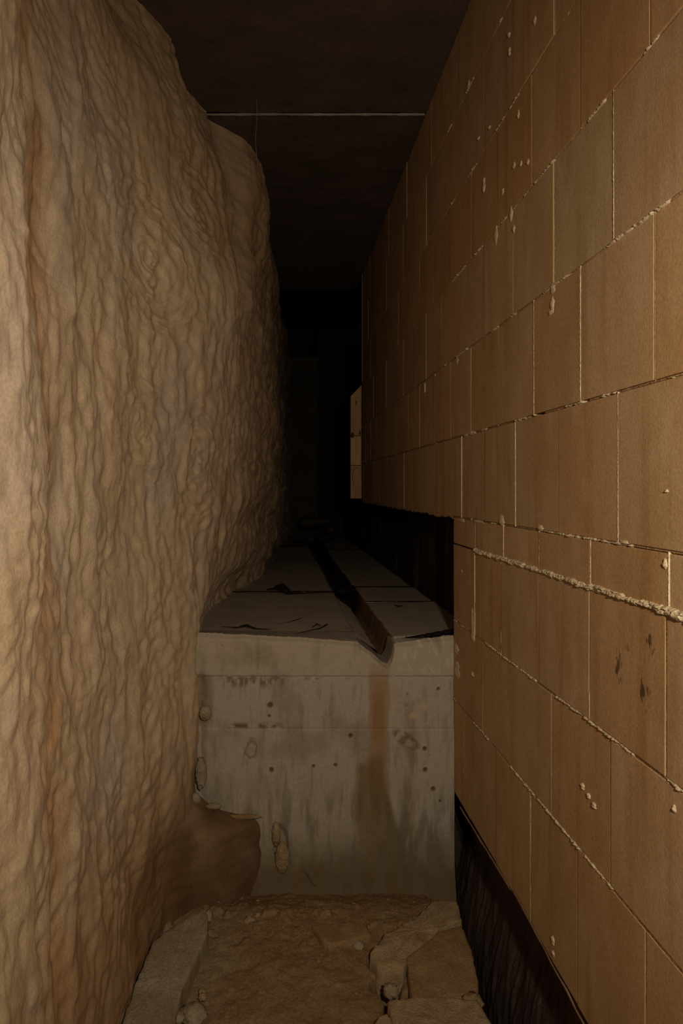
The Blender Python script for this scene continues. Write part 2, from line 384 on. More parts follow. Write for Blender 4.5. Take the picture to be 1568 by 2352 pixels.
# swirled fibrous relief: noise stretched along a bent flow, with a few ringed knots
wy = YY + .095 * fbm(YY * 2.6, ZZ * 2.0, 3, 31) + .030 * fbm(YY * 8, ZZ * 6, 2, 33)
wz = ZZ + .085 * fbm(YY * 3.0, ZZ * 2.4, 3, 35)
S, T = wy, wz
_hr = np.random.RandomState(3).rand(5, 256)
def flakes(x, y, seed):
    """overlapping tilted flakes: every cell is a small leaning facet; the highest one shows"""
    x = x + seed * 7.7; y = y + seed * 3.1
    xi = np.floor(x).astype(int); yi = np.floor(y).astype(int); best = np.zeros(x.shape)
    for i in (-1, 0, 1):
        for j in (-1, 0, 1):
            a, b = xi + i, yi + j; k = _p[_p[a & 255] + (b & 255)]
            dx = x - (a + _hr[0][k]); dy = y - (b + _hr[1][k]); t = (_hr[2][k] - .5) * .9
            dx, dy = dx + t * dy, dy - t * dx * .3
            hh = .5 * _hr[3][k] + (_hr[4][k] - .5) * 1.1 * dx + .25 * dy - 1.1 * dx * dx - .75 * dy * dy
            best += np.exp(9 * hh)
    return np.log(best) / 9
h = 1.0 * flakes(S * 24, T * 7, 1) + .50 * flakes(S * 52, T * 14, 2) + .20 * flakes(S * 120, T * 34, 3) + .35 * perlin(S * 18, T * 4, 4) + .1
def knot(px, py, rx, ry, hgt):
    """ringed oval whose centre sits at a place on the face"""
    global h
    d = (PXg - px) ** 2 + (PYg - py) ** 2; j, i = np.unravel_index(np.argmin(d), d.shape)
    y0, z0 = gy[i], gz[j]
    ex = abs(np.gradient(PXg[j], gy)[i]); ax = rx / max(ex, 200); az = ry / F * y0
    dy = (YY - y0) / ax * .8; dz = (ZZ - z0) / az
    tilt = .15; dy = dy + tilt * dz
    r = np.sqrt(dy * dy + dz * dz + 1e-6) * (1 + .10 * perlin(YY * 9, ZZ * 7, 12)); th = np.arctan2(dz, dy)
    w = 1 - sst(.85, 1.45, r)
    ring = .45 * perlin(r * 12, np.cos(th) * 1.3 + 4, 41) + .30 * perlin(r * 22, np.cos(th) * 2, 43) + .30 * np.cos(r * 19 + 2.5 * perlin(np.cos(th) * 1.5, np.sin(th) * 1.5, 45))
    ring = ring * 1.0 - .5 * np.exp(-((r - 1.0) / .10) ** 2) + .3 * np.exp(-(r / .25) ** 2)
    h = h * (1 - w) + (ring * hgt * 1.7 + .3 * h) * w
knot(352, 600, 78, 135, 1.0)
knot(455, 470, 62, 100, .8)
knot(455, 1060, 42, 120, .8)
knot(330, 990, 55, 120, .6)
knot(650 - 100, 1000, 30, 90, .5)
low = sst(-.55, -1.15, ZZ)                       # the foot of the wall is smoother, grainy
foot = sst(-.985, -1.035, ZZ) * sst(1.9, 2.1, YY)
amp = (.0048 * (1 - .35 * low)) * (1 - .7 * foot) * sst(8.2, 7.0, YY)
amp = amp * np.clip(.75 + .25 * YY / 2, .75, 1.4)
big = .022 * fbm(YY * 3.2, ZZ * 2.2, 3, 51) * (1 - .6 * foot) + .012 * fbm(YY * 9, ZZ * 4.5, 3, 53) * (1 - .5 * foot)
edge = sst(1.40, 1.455, ZZ)
far = sst(2.6, 3.2, YY)
X = base + amp * h + big * (1 - .45 * far) - .006 * edge + .06 * far * fbm(YY * 1.2, ZZ * 4.2, 4, 57) - .005 * far + .004 * perlin(S * 20, T * 30, 59)
X += .012 * fbm(YY * 6, ZZ * 3.2, 2, 66) * (1 - .6 * foot)
X -= .006 * np.exp(-((YY - 1.245 + .07 * fbm(ZZ * 2.4, ZZ * 0, 3, 61)) / (.035 + .02 * perlin(ZZ * 3, ZZ * 0, 64))) ** 2) * (1 + .5 * perlin(ZZ * 6, YY * 3, 62))
# colour of the stone, with a brightness lift by depth added
c = np.zeros(X.shape + (3,)) + np.array((.51, .41, .30))
n1 = fbm(YY * 4.5, ZZ * 2.0, 4, 71); n2 = fbm(S * 9, T * 2.6, 4, 73); n3 = fbm(S * 30, T * 7, 3, 75)
c = mixc(c, (.49, .40, .285), sst(-.1, .35, n1))
c = mixc(c, (.48, .40, .33), sst(.0, .45, n2) * .7)
c = mixc(c, (.53, .41, .30), sst(.05, .5, -n1) * .6)
c = mixc(c, (.46, .355, .235), sst(.12, .5, n3) * .5)
c = c * (1 + .22 * sst(1.5, 2.1, YY))[..., None]  # paler deeper in, making up for the lamp's falloff in the colour
c = mixc(c, (.66, .55, .42), sst(.45, 1.1, h) * .45); c = mixc(c, (.40, .30, .19), sst(.15, -.5, h) * .30)  # paler on the raised flakes, darker in the hollows
c = mixc(c, (.50, .44, .385), sst(.0, .35, fbm(YY * 3.5, ZZ * 1.6, 3, 77)) * .6)
c = mixc(c, (.46, .34, .20), (sst(.6, 1.1, ZZ) * sst(1.5, 1.9, YY)) * .7)         # browner head of the face
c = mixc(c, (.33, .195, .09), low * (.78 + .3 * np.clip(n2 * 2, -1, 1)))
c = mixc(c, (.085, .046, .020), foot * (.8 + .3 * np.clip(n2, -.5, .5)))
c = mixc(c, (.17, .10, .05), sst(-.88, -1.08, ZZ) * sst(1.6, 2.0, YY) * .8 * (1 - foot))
c = mixc(c, (.40, .235, .12), np.exp(-((YY - 1.24 + .07 * fbm(ZZ * 2.4, ZZ * 0, 3, 61)) / .06) ** 2) * sst(-.4, .3, fbm(YY * 12, ZZ * 6, 3, 65) + .1) * .75)
c = mixc(c, (.45, .31, .15), sst(.05, .35, fbm(YY * 4, ZZ * 3, 3, 79)) * sst(2.2, 2.6, YY) * .6)
c = mixc(c, (.46, .32, .19), sst(2.6, 3.2, YY) * .6)
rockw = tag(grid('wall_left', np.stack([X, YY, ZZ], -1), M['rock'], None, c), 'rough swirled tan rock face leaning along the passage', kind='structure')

# ------------------------------------------------------------------ concrete ledge with a channel
FY = 2.27
LEDGE = empty('concrete_ledge', (.13, FY, -1.40)); tag(LEDGE, 'pale stained concrete ledge with a cut channel filling the end of the floor', 'ledge')
def ztop(x):
    z = np.interp(x, [-.45, -.27, -.1, .1, .262, .268, .29, .315, .335, .355, .368, .378, .45, .575], [-.472, -.476, -.482, -.494, -.508, -.515, -.532, -.550, -.570, -.580, -.560, -.512, -.500, -.484])
    return z + .004 * fbm(x * 18, x * 0, 4, 81) * (1 - np.exp(-((x - .32) / .05) ** 4)) + .0015 * perlin(x * 90, x * 0, 82)
xs = np.linspace(-.42, .572, 460); nz = 430
ts = np.linspace(0, 1, nz); zt = ztop(xs)
Zf = -1.48 + (zt[None, :] + 1.48) * ts[:, None]; Xf = np.repeat(xs[None], nz, 0)
cor = .035 * sst(.03, 0, np.abs(Xf + .30) * 0 + (zt[None] - Zf))          # rounded top lip
yf = FY + .0035 * fbm(Xf * 7, Zf * 7, 4, 83) + .0012 * fbm(Xf * 60, Zf * 40, 2, 84)
yf -= .004 * sst(-.600, -.612, -(-Zf)) * 0
yf += .0035 * sst(-.612, -.618, Zf) + .002 * np.exp(-((Zf + .617) / .003) ** 2) * sst(.0, .4, fbm(Xf * 20, Zf * 2, 3, 86) + .3)
yf -= .003 * sst(-.786, -.790, Zf); yf += .004 * np.exp(-((Zf + .788) / .0025) ** 2) * (Xf > -.17)
yf += .016 * sst(.022, 0, zt[None] - Zf) ** 2                              # worn edge
yf += .10 * sst(-1.10, -1.40, Zf) * (.5 + .5 * sst(-.1, .3, Xf)) * .0
yf -= .006 * sst(-.23, -.26, Xf + .01 * fbm(Zf * 20, Zf * 0, 3, 88)) * sst(-.5, -.6, Zf) * -2.5
yf += .012 * (fbm(Xf * 9, Zf * 12, 4, 89) > .28) * sst(-.95, -1.1, Zf) * 0
# chipped hollow near the broken foot, at the lower left
hol = np.exp(-(((Xf - .005) / .028) ** 2 + ((Zf + 1.165) / .07) ** 2)); yf += .014 * sst(.25, .8, hol + .25 * fbm(Xf * 22, Zf * 22, 4, 90))
# crack lines low on the face
cr = np.abs(Xf - (.10 + (Zf + 1.27) * -.9 + .01 * perlin(Zf * 60, Zf * 0, 92))); yf += .012 * np.exp(-(cr / .0022) ** 2) * (np.abs(Zf + 1.27) < .022)
# bulge of dirt and plaster at the bottom
yf -= .055 * sst(-1.20, -1.42, Zf + .035 * fbm(Xf * 8, Zf * 3, 4, 93))
# colours
c = np.zeros(Xf.shape + (3,)) + np.array((.375, .342, .296))
k1 = fbm(Xf * 6, Zf * 4, 4, 101); k2 = fbm(Xf * 26, Zf * 5, 4, 103); k3 = fbm(Xf * 34, Zf * 34, 4, 105)
c = mixc(c, (.385, .345, .275), sst(-.62, -.56, Zf) * .9 * sst(-.5, .2, k1 + .2))
c = mixc(c, (.25, .215, .165), sst(.1, .45, k1) * .7)
c = mixc(c, (.20, .165, .115), sst(.15, .55, k2) * .45)
c = mixc(c, (.40, .36, .30), sst(.15, .5, -k3) * .35)
k4 = fbm(Xf * 95, Zf * 9, 3, 133); c = mixc(c, (.21, .175, .125), sst(.1, .55, k4) * .45 * sst(-.62, -.66, Zf)); c = mixc(c, (.16, .13, .09), sst(.42, .6, fbm(Xf * 90, Zf * 90, 3, 135)) * .6)
tex = k2 * .5 + k3 * .8 + .12
c = mixc(c, (.085, .07, .045), (np.exp(-((Zf + .635) / .018) ** 2) * sst(-.20, -.15, Xf) * sst(.10, -.05, Xf)) * sst(-.1, .35, fbm(Xf * 75, Zf * 22, 4, 131) + .1) * .75)
c = mixc(c, (.12, .10, .075), np.exp(-((Zf + .622) / .005) ** 2) * sst(.28, .2, Xf) * sst(0, .4, tex) * .8)
c = mixc(c, (.09, .075, .05), np.exp(-((Zf + .777) / .009) ** 2) * sst(-.17, -.15, Xf) * sst(.0, .12, .08 - Xf) * sst(-.15, .25, tex) * .9)
c = mixc(c, (.17, .135, .09), sst(-.205, -.225, Xf + .006 * k3) * sst(-.60, -.62, Zf) * sst(-.80, -.74, Zf) * .6)
# rust and clay run-off below the channel
wob = .010 * fbm(Zf * 9, Zf * 0, 3, 107)
run = sst(.040, .026, np.abs(Xf - .328 + wob)) * sst(-.555, -.63, Zf); c = mixc(c, (.30, .20, .115), run * sst(-1.3, -.9, Zf) * .85)
core_ = sst(.028, .010, np.abs(Xf - .325)) * sst(-.62, -.70, Zf) * sst(-.88, -.78, Zf); c = mixc(c, (.25, .14, .065), core_ * .75)
cent = .290 + .035 * sst(-.95, -1.2, Zf); wid = .045 + .030 * sst(-.92, -1.2, Zf)
arch = np.sqrt(np.clip(((Xf - .290 + .6 * wob) / .050), -2, 2) ** 2 + (np.clip(Zf + .905, 0, 1) / .060) ** 2)
rag = .012 * fbm(Xf * 30, Zf * 8, 4, 141)
run2 = sst(wid + .012, wid - .016, np.abs(Xf - cent - .012 + .6 * wob + rag)) * sst(-.835, -.90, Zf + .45 * np.clip(.305 - Xf, 0, 1) + .05 * k1 + .02 * k3 - .35 * np.clip(Xf - .325, 0, .04))
c = mixc(c, (.175, .118, .050), run2 * (.85 + .15 * np.clip(k2 * 2, -1, 1)))
run3 = sst(.034, .006, np.abs(Xf - .43 + wob + rag)) * sst(-.80, -.86, Zf + .02 * k1); c = mixc(c, (.21, .155, .085), run3 * .7 * sst(-.3, .3, k2 + .1))
cl = sst(.05, .03, np.hypot((Xf - .415) / 1.1, (Zf + .825 + (Xf - .42) * .5) * 1.6)); c = mixc(c, (.155, .115, .06), cl * sst(-.1, .25, k3 + .1) * .85)
pt = sst(.075, .045, np.hypot(Xf - .43, (Zf + .735) * 1.1)); c = mixc(c, (.46, .37, .25), pt * sst(.05, .35, k3) * .9)
pt2 = sst(.045, .03, np.hypot(Xf - .435, (Zf + .69) * 1.4)); c = mixc(c, (.19, .11, .065), pt2 * sst(.1, .35, -k3) * .8)
# damp and dirt at the bottom
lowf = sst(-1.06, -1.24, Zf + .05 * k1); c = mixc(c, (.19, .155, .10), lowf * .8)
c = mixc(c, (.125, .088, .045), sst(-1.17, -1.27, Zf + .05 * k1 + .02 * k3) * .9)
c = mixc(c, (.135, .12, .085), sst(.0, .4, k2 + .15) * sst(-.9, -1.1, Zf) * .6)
c = mixc(c, (.30, .235, .175), sst(.35, .8, hol + .25 * fbm(Xf * 22, Zf * 22, 4, 90)) * .9)
# whitish pits under the right shoulder, small dark holes
c = mixc(c, (.46, .43, .36), sst(.36, .40, Xf) * sst(-.615, -.60, Zf) * sst(.1, .4, fbm(Xf * 70 + Zf * 20, Zf * 18, 3, 111)) * .8)
for (px, py, r) in ((623, 1768, 7), (620, 1620, 8), (618, 1645, 5), (976, 1768, 7), (994, 1812, 7), (975, 1720, 6), (1007, 1583, 5), (720, 1760, 5), (805, 1690, 6), (770, 1757, 5), (1010, 1840, 4)):
    d = np.hypot((Xf - (px - VX) / F * FY), (Zf - (VY - py) / F * FY)) / (r / F * FY) * (1 + .3 * k3)
    c = mixc(c, (.07, .045, .025), sst(1.1, .5, d) * .85); yf += .004 * sst(1.0, .4, d)
d = np.hypot((Xf + .089) / .020, (Zf + .855) / .033) + .6 * k3; c = mixc(c, (.20, .14, .095), (sst(1.15, .95, d) * sst(.55, .8, d)) * .7)
# return over the top of the lip
nb = 26; back = np.linspace(0, 1, nb + 1)[1:]
dep = np.where(xs > .372, .022 + .012 * (xs - .37) / .2 + .006 * fbm(xs * 20, xs * 0, 3, 95), .13)
dep = np.where((xs > .262) & (xs <= .380), .13, dep)
Xb = np.repeat(xs[None], nb, 0); Yb = yf[-1][None] + back[:, None] * dep[None]; Zb = zt[None] + 0 * Xb
Zb = Zb + .0 * back[:, None] + (-.499 - zt[None]) * back[:, None] * ((xs < .262) | (xs > .38))[None] * .9 + .0015 * fbm(Xb * 30, Yb * 30, 3, 96)
cb = np.zeros(Xb.shape + (3,)) + np.array((.27, .245, .22)); cb = mixc(cb, (.33, .295, .24), sst(.35, .0, back)[:, None] * np.ones_like(Xb) * .9)
Xd = Xb[-1:]; Yd = Yb[-1:] + .001; Zd = Zb[-1:] - .05
P = np.concatenate([np.stack([Xf, yf, Zf], -1), np.stack([Xb, Yb, Zb], -1), np.stack([Xd, Yd, Zd], -1)], 0)
C = np.concatenate([c, cb, cb[-1:] * .8], 0)
rel(grid('front_face', P, M['concrete'], None, C), LEDGE)
# channel
ys = np.concatenate([np.linspace(FY + .12, 3.6, 160), np.linspace(3.62, 7.4, 120)])
prof = [(.258, -.507), (.268, -.515), (.285, -.524), (.305, -.538), (.322, -.550), (.334, -.560), (.345, -.584), (.358, -.594), (.372, -.582), (.380, -.545), (.386, -.512), (.390, -.509)]
prof = np.array(prof)
from_x = np.interp(np.linspace(0, len(prof) - 1, 40), range(len(prof)), prof[:, 0]); from_z = np.interp(np.linspace(0, len(prof) - 1, 40), range(len(prof)), prof[:, 1])
XX, Y2 = np.meshgrid(from_x, ys); ZZc, _ = np.meshgrid(from_z, ys)
ZZc = ZZc - .030 * sst(3.2, 3.5, Y2) * sst(.262, .30, XX) * sst(.384, .370, XX) + .003 * fbm(XX * 30, Y2 * 12, 3, 121)
XX = XX + .006 * fbm(Y2 * 5, Y2 * 0, 3, 123)
c = np.zeros(XX.shape + (3,)) + np.array((.43, .385, .345))
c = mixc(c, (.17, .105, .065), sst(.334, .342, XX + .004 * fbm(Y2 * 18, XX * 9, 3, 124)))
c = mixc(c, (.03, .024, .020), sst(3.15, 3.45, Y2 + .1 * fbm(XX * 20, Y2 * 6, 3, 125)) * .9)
rel(grid('channel', np.stack([XX, Y2, ZZc], -1), M['concrete'], None, c), LEDGE)
# covering slabs either side of the channel
def slab(x0, x1, y0, y1, z, th, seed, label=None, tilt=(0, 0), skewfront=0.0):
    nx_, ny_ = max(12, int((x1 - x0) / .012)), max(12, int((y1 - y0) / .02))
    u, v = np.meshgrid(np.linspace(0, 1, nx_), np.linspace(0, 1, ny_))
    ex0 = x0 + .005 * fbm(v * 9, v * 0, 3, seed); ex1 = x1 + .004 * fbm(v * 9, v * 0, 3, seed + 1)
    ey0 = y0 + skewfront * u + .008 * fbm(u * 7, u * 0, 4, seed + 2); ey1 = y1 + .008 * fbm(u * 7, u * 0, 4, seed + 3)
    x = ex0 + (ex1 - ex0) * u; y = ey0 + (ey1 - ey0) * v
    zz = z + .0025 * fbm(x * 12, y * 9, 4, seed + 5) + tilt[0] * (u - .5) + tilt[1] * (v - .5)
    e = np.minimum(np.minimum(u * (x1 - x0), (1 - u) * (x1 - x0)), np.minimum(v, 1 - v) * (y1 - y0)); zz = zz - .001 * sst(.008, 0, e)
    top = np.stack([x, y, zz], -1)
    ring0 = top.copy()
    full = np.concatenate([top[:1] * [1, 1, 1] + [0, .002, -th], top, top[-1:] + [0, -.002, -th]], 0)
    full = np.concatenate([full[:, :1] + [0, 0, 0], full, full[:, -1:] + [0, 0, 0]], 1)
    full[:, 0, 2] = z - th; full[:, -1, 2] = z - th
    o = rel(grid('slab', full, M['slab']), LEDGE)
    if label: o['label'] = label
slab(-.40, .263, FY + .125, 3.355, -.5025, .05, 130)
slab(-.40, .262, 3.385, 4.9, -.5055, .05, 140)
slab(-.40, .262, 4.92, 6.05, -.509, .05, 150)
slab(-.40, .262, 6.09, 7.7, -.514, .05, 155)
slab(.388, .685, FY + .085, 3.055, -.501, .05, 160, skewfront=.05, tilt=(.008, 0))
slab(.388, .685, 3.075, 3.535, -.5035, .05, 170)
slab(.388, .685, 3.555, 5.70, -.508, .05, 180)
slab(.388, .685, 5.74, 7.7, -.513, .05, 190)
bm = bmesh.new(); box(bm, -.42, .68, FY + .14, 7.7, -1.3, -.62); rel(from_bm('core_fill', bm, M['core']), LEDGE)
# lumps of plaster along its left edge and the broken corner
def lump(name, px, py, Y, sx, sy, sz, mat, seed, parent=None, sub=4, rough=.25, rot=0):
    bm = bmesh.new(); bmesh.ops.create_icosphere(bm, subdivisions=sub, radius=1)
    A = np.array([v.co[:] for v in bm.verts])
    n = 1 + rough * fbm(A[:, 0] * 1.6 + 5 * A[:, 2], A[:, 1] * 1.6 + 3 * A[:, 2], 4, seed) + rough * .5 * fbm(A[:, 2] * 4 + A[:, 0], A[:, 1] * 4, 3, seed + 2)
    cx, cz = (px - VX) / F * Y, (VY - py) / F * Y
    for v, k in zip(bm.verts, n):
        p = v.co * k; ca, sa = math.cos(rot), math.sin(rot)
        v.co = (cx + (p.x * ca - p.z * sa) * sx * 1.0, Y + p.y * sy, cz + (p.x * sa + p.z * ca) * sz)
    o = from_bm(name, bm, mat, None, True)
    if parent: rel(o, parent)
    return o
lump('plaster_lump', 472, 1638, 2.262, .020, .012, .024, M['grey'], 1, LEDGE)
lump('plaster_lump', 462, 1775, 2.245, .018, .015, .050, M['grey'], 2, LEDGE)
lump('plaster_lump', 448, 1835, 2.235, .017, .014, .020, M['grey'], 3, LEDGE)
lump('plaster_lump', 490, 1852, 2.250, .026, .010, .010, M['grey'], 4, LEDGE, rot=-.6)
lump('plaster_lump', 648, 1970, 2.262, .022, .016, .050, M['pale'], 5, LEDGE, rot=.25)
lump('plaster_lump', 634, 1915, 2.262, .014, .014, .040, M['pale'], 6, LEDGE, rot=.15)
lump('plaster_lump', 560, 1876, 2.255, .055, .008, .008, M['brown'], 7, LEDGE, rot=-.18)

# ------------------------------------------------------------------ far end of the passage
a, b = np.meshgrid(np.linspace(-.05, .43, 30), np.linspace(-.6, TOPZ, 60))
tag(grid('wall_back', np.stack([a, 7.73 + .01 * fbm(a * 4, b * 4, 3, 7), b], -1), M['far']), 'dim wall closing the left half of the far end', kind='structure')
bm = bmesh.new(); box(bm, -.9, 1.3, 9.4, 9.5, -1.4, 1.9); box(bm, .43, .46, 7.73, 9.4, -1.4, 1.9); box(bm, 1.25, 1.3, 4.9, 9.4, -1.4, 1.9)
tag(from_bm('wall_end', bm, M['core']), 'black end of the passage', kind='structure')
# wooden post
X0, X1, YP = (805 - VX) / F * 4.9, .66, 4.9
POST = empty('wooden_post', ((X0 + X1) / 2, YP, -.09)); tag(POST, 'bare wooden board standing upright at the far end of the block wall', 'post')
def zp(py): return (VY - py) / F * YP
def board(name, z0, z1, mat, bev):
    bm = bmesh.new(); v = box(bm, X0, X1, YP, YP + .045, z0, z1)
    if bev:
        for q in v:
            if q.co.z > z1 - 1e-4: q.co.z = z1 + (q.co.x - X0) / (.588 - X0) * bev
    bmesh.ops.bevel(bm, geom=bm.edges[:], offset=.002, segments=1, affect='EDGES')
    return rel(from_bm(name, bm, mat), POST)
board('board', zp(1145), zp(1069), M['wood2'], 0)
board('board', zp(1068), zp(1002), M['wood'], 0)
board('board', zp(1001), zp(910), M['wood2'], (910 - 882) / F * YP)
def tube(name, pts, r, mat, parent=None, flat=1.0, seg=6):
    pts = [np.array(p, float) for p in pts]; rows = []
    for i, p in enumerate(pts):
        d = pts[min(i + 1, len(pts) - 1)] - pts[max(i - 1, 0)]; d /= np.linalg.norm(d) + 1e-9
        up = np.array((0, 0, 1.)) if abs(d[2]) < .9 else np.array((1., 0, 0)); s = np.cross(d, up); s /= np.linalg.norm(s); u = np.cross(s, d)
        rr = r[i] if hasattr(r, '__len__') else r
        rows.append([p + rr * (math.cos(2 * math.pi * k / seg) * s + flat * math.sin(2 * math.pi * k / seg) * u) for k in range(seg + 1)])
    o = grid(name, np.array(rows), mat)
    if parent: rel(o, parent)
    return o
kn = [((818 + 9 * math.cos(t) - VX) / F * 4.893, 4.898, (VY - (1096 + 22 * math.sin(t))) / F * 4.893) for t in np.linspace(1.2, 5.6, 24)]
tube('pencil_mark', kn, [.0015 + .004 * math.sin(i / 23 * 3.14) for i in range(24)], M['knot'], POST, .3)
lump('knot', 809, 1000, 4.899, .012, .004, .020, M['knot'], 4, POST, sub=2)
lump('knot', 826, 995, 4.899, .006, .003, .018, M['knot'], 5, POST, sub=2)
lump('knot', 818, 925, 4.899, .004, .003, .016, M['knot'], 6, POST, sub=2, rot=.5)

# black ribbons laid over the slab joints, standing in for shade in the gaps
def dirt(x0, x1, y0, y1, z0, z1, r, seed, flat=.3, lo=-.1):  # one ribbon painting the shade of a gap
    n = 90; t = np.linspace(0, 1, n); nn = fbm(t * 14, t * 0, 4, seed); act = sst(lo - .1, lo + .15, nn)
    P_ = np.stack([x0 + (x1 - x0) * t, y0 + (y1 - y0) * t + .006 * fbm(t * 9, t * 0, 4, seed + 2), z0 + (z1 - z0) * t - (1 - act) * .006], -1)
    tube('joint_shade', list(P_), list(r * (.6 + .9 * np.abs(nn)) * (.15 + .85 * act)), M['black'], LEDGE, flat)
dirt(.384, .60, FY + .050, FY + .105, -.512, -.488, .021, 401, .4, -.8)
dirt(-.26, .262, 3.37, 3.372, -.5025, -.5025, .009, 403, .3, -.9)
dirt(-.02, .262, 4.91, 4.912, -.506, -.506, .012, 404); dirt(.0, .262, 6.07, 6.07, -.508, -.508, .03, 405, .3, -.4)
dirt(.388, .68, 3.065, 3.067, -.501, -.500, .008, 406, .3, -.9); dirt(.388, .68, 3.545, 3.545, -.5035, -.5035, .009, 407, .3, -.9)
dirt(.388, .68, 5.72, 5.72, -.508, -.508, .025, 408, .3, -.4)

# hanging wire
pts = [((588 + 1.8 * math.sin(t * 1.3) + 1.5 * t / 6 - VX) / F * 2.60, 2.60, TOPZ + .004 - t / 6 * .262) for t in np.linspace(0, 6, 30)]
tag(tube('hanging_wire', pts, .0011, M['wire']), 'thin grey wire hanging from the ceiling beside the rock', 'wire')

# black scraps on the slabs
def scrap(pxs, rs, label, z=-.4955, flat=.6, group=None):
    pts = [(*onz(px, py, z + dz * .6), z + dz * .6) for px, py, dz in pxs]
    P_ = []; R_ = []
    n = len(pts)
    for i in np.linspace(0, n - 1, n * 6):
        k = min(int(i), n - 2); f = i - k; f = f * f * (3 - 2 * f)
        P_.append(np.array(pts[k]) * (1 - f) + np.array(pts[k + 1]) * f); R_.append((rs[k] * (1 - f) + rs[k + 1] * f) * (1 + .15 * math.sin(i * 9)))
    o = tube('black_strip', P_, R_, M['black'], None, flat); tag(o, label, 'scrap'); return o
scrap([(612, 1354, .004), (640, 1350, .012), (660, 1363, .003), (700, 1362, .004), (760, 1359, .004), (800, 1352, .003)], [.003, .014, .006, .0035, .004, .008],
      'long thin black strip with a curled end lying across the left slab')
scrap([(632, 1346, .010), (648, 1343, .022), (668, 1358, .004)], [.004, .014, .002], 'black leaf shaped curl at the left end of the long strip')
scrap([(770, 1357, .002), (790, 1358, .004), (808, 1350, .004), (800, 1345, .002)], [.010, .028, .022, .004], 'black clod lying in the channel at the slab joint')
scrap([(508, 1439, .001), (545, 1441, .004), (565, 1436, .010), (585, 1443, .004), (622, 1446, .001)], [.001, .003, .007, .004, .001], 'short black scrap on the front left of the ledge')
scrap([(640, 1456, .0), (675, 1457, .001), (710, 1448, .002), (735, 1443, .003), (751, 1434, .003)], [.0007, .0012, .0015, .003, .0035], 'thin curved black twig near the front of the left slab')
scrap([(632, 1434, .0), (665, 1428, .002), (688, 1421, .003), (694, 1418, .001)], [.0006, .0012, .002, .001], 'small grey black twig behind the curved one', flat=.5)
scrap([(718, 1440, .002), (728, 1433, .004), (738, 1437, .001)], [.002, .003, .001], 'tiny black fleck beside the curved twig')
scrap([(738, 1285, .003), (745, 1268, .008), (752, 1258, .004), (733, 1250, .002)], [.008, .012, .012, .008], 'black torn clump at the far end of the channel')
scrap([(665, 1244, .004), (700, 1247, .004), (735, 1246, .006), (760, 1238, .006), (775, 1230, .004)], [.008, .010, .012, .012, .006], 'long black strip crossing the ledge furthest back')
scrap([(905, 1388, .0), (916, 1393, .001), (926, 1390, .0)], [.001, .004, .001], 'tiny black fleck on the right slab')
for i, (px, py, Y, s, lab) in enumerate([(712, 1200, 6.9, .11, 'dim lump of rubble at the far end, left one'), (742, 1196, 6.9, .07, 'dim lump of rubble at the far end, right one'),
                                        (760, 1216, 6.6, .045, 'small dim stone right of the far lumps')]):
    tag(lump('rubble_chunk', px, py, Y, s, s, s * .55, M['far'], 30 + i, sub=3), lab, 'rubble')

# ------------------------------------------------------------------ floor
a, b = np.meshgrid(np.linspace(-.62, .70, 420), np.linspace(.2, 2.40, 520))
z = -1.272 - .05 * sst(2.08, 2.30, b + .04 * fbm(a * 6, b * 2, 3, 201)) - .02 * sst(1.9, 1.5, b)
z -= .03 * sst(.10, -.35, a) * sst(2.1, 1.7, b) - .004
hole = np.exp(-(((a - .285 + .03 * fbm(b * 20, a * 9, 3, 219)) / .032) ** 4 + ((b - 1.80) / .10) ** 4)); z -= .075 * hole
z += .012 * fbm(a * 7, b * 7, 4, 203) + .006 * fbm(a * 30, b * 30, 4, 205)
z += .014 * sst(.15, .5, fbm(a * 14, b * 14, 3, 207)) * sst(.2, .0, np.abs(b - 2.04)) 
z -= .42 * sst(.47, .60, a + .02 * fbm(b * 9, b * 0, 4, 209) + .10 * sst(2.1, 1.6, b) * 0)
c = np.zeros(a.shape + (3,)) + np.array((.215, .143, .072))
f1 = fbm(a * 6, b * 6, 4, 211); f2 = fbm(a * 26, b * 20, 4, 213)
c = mixc(c, (.245, .185, .105), sst(.0, .4, f1)); c = mixc(c, (.20, .125, .06), sst(.0, .4, -f1) * .7)
c = mixc(c, (.32, .25, .16), sst(.25, .5, f2) * .5); c = mixc(c, (.235, .20, .135), sst(-.05, -.3, a) * .7)
c = mixc(c, (.07, .045, .028), hole)  # hole darkened in colour to paint its shade
tag(grid('floor', np.stack([a, b, z], -1), M['dirt'], None, c), 'floor of packed brown dirt and rubble', kind='structure')
fz = z; fa = a[0]; fb = b[:, 0]
def floor_z(x, y):
    i = int(np.clip(np.searchsorted(fa, x), 1, len(fa) - 1)); j = int(np.clip(np.searchsorted(fb, y), 1, len(fb) - 1)); return float(fz[j, i])

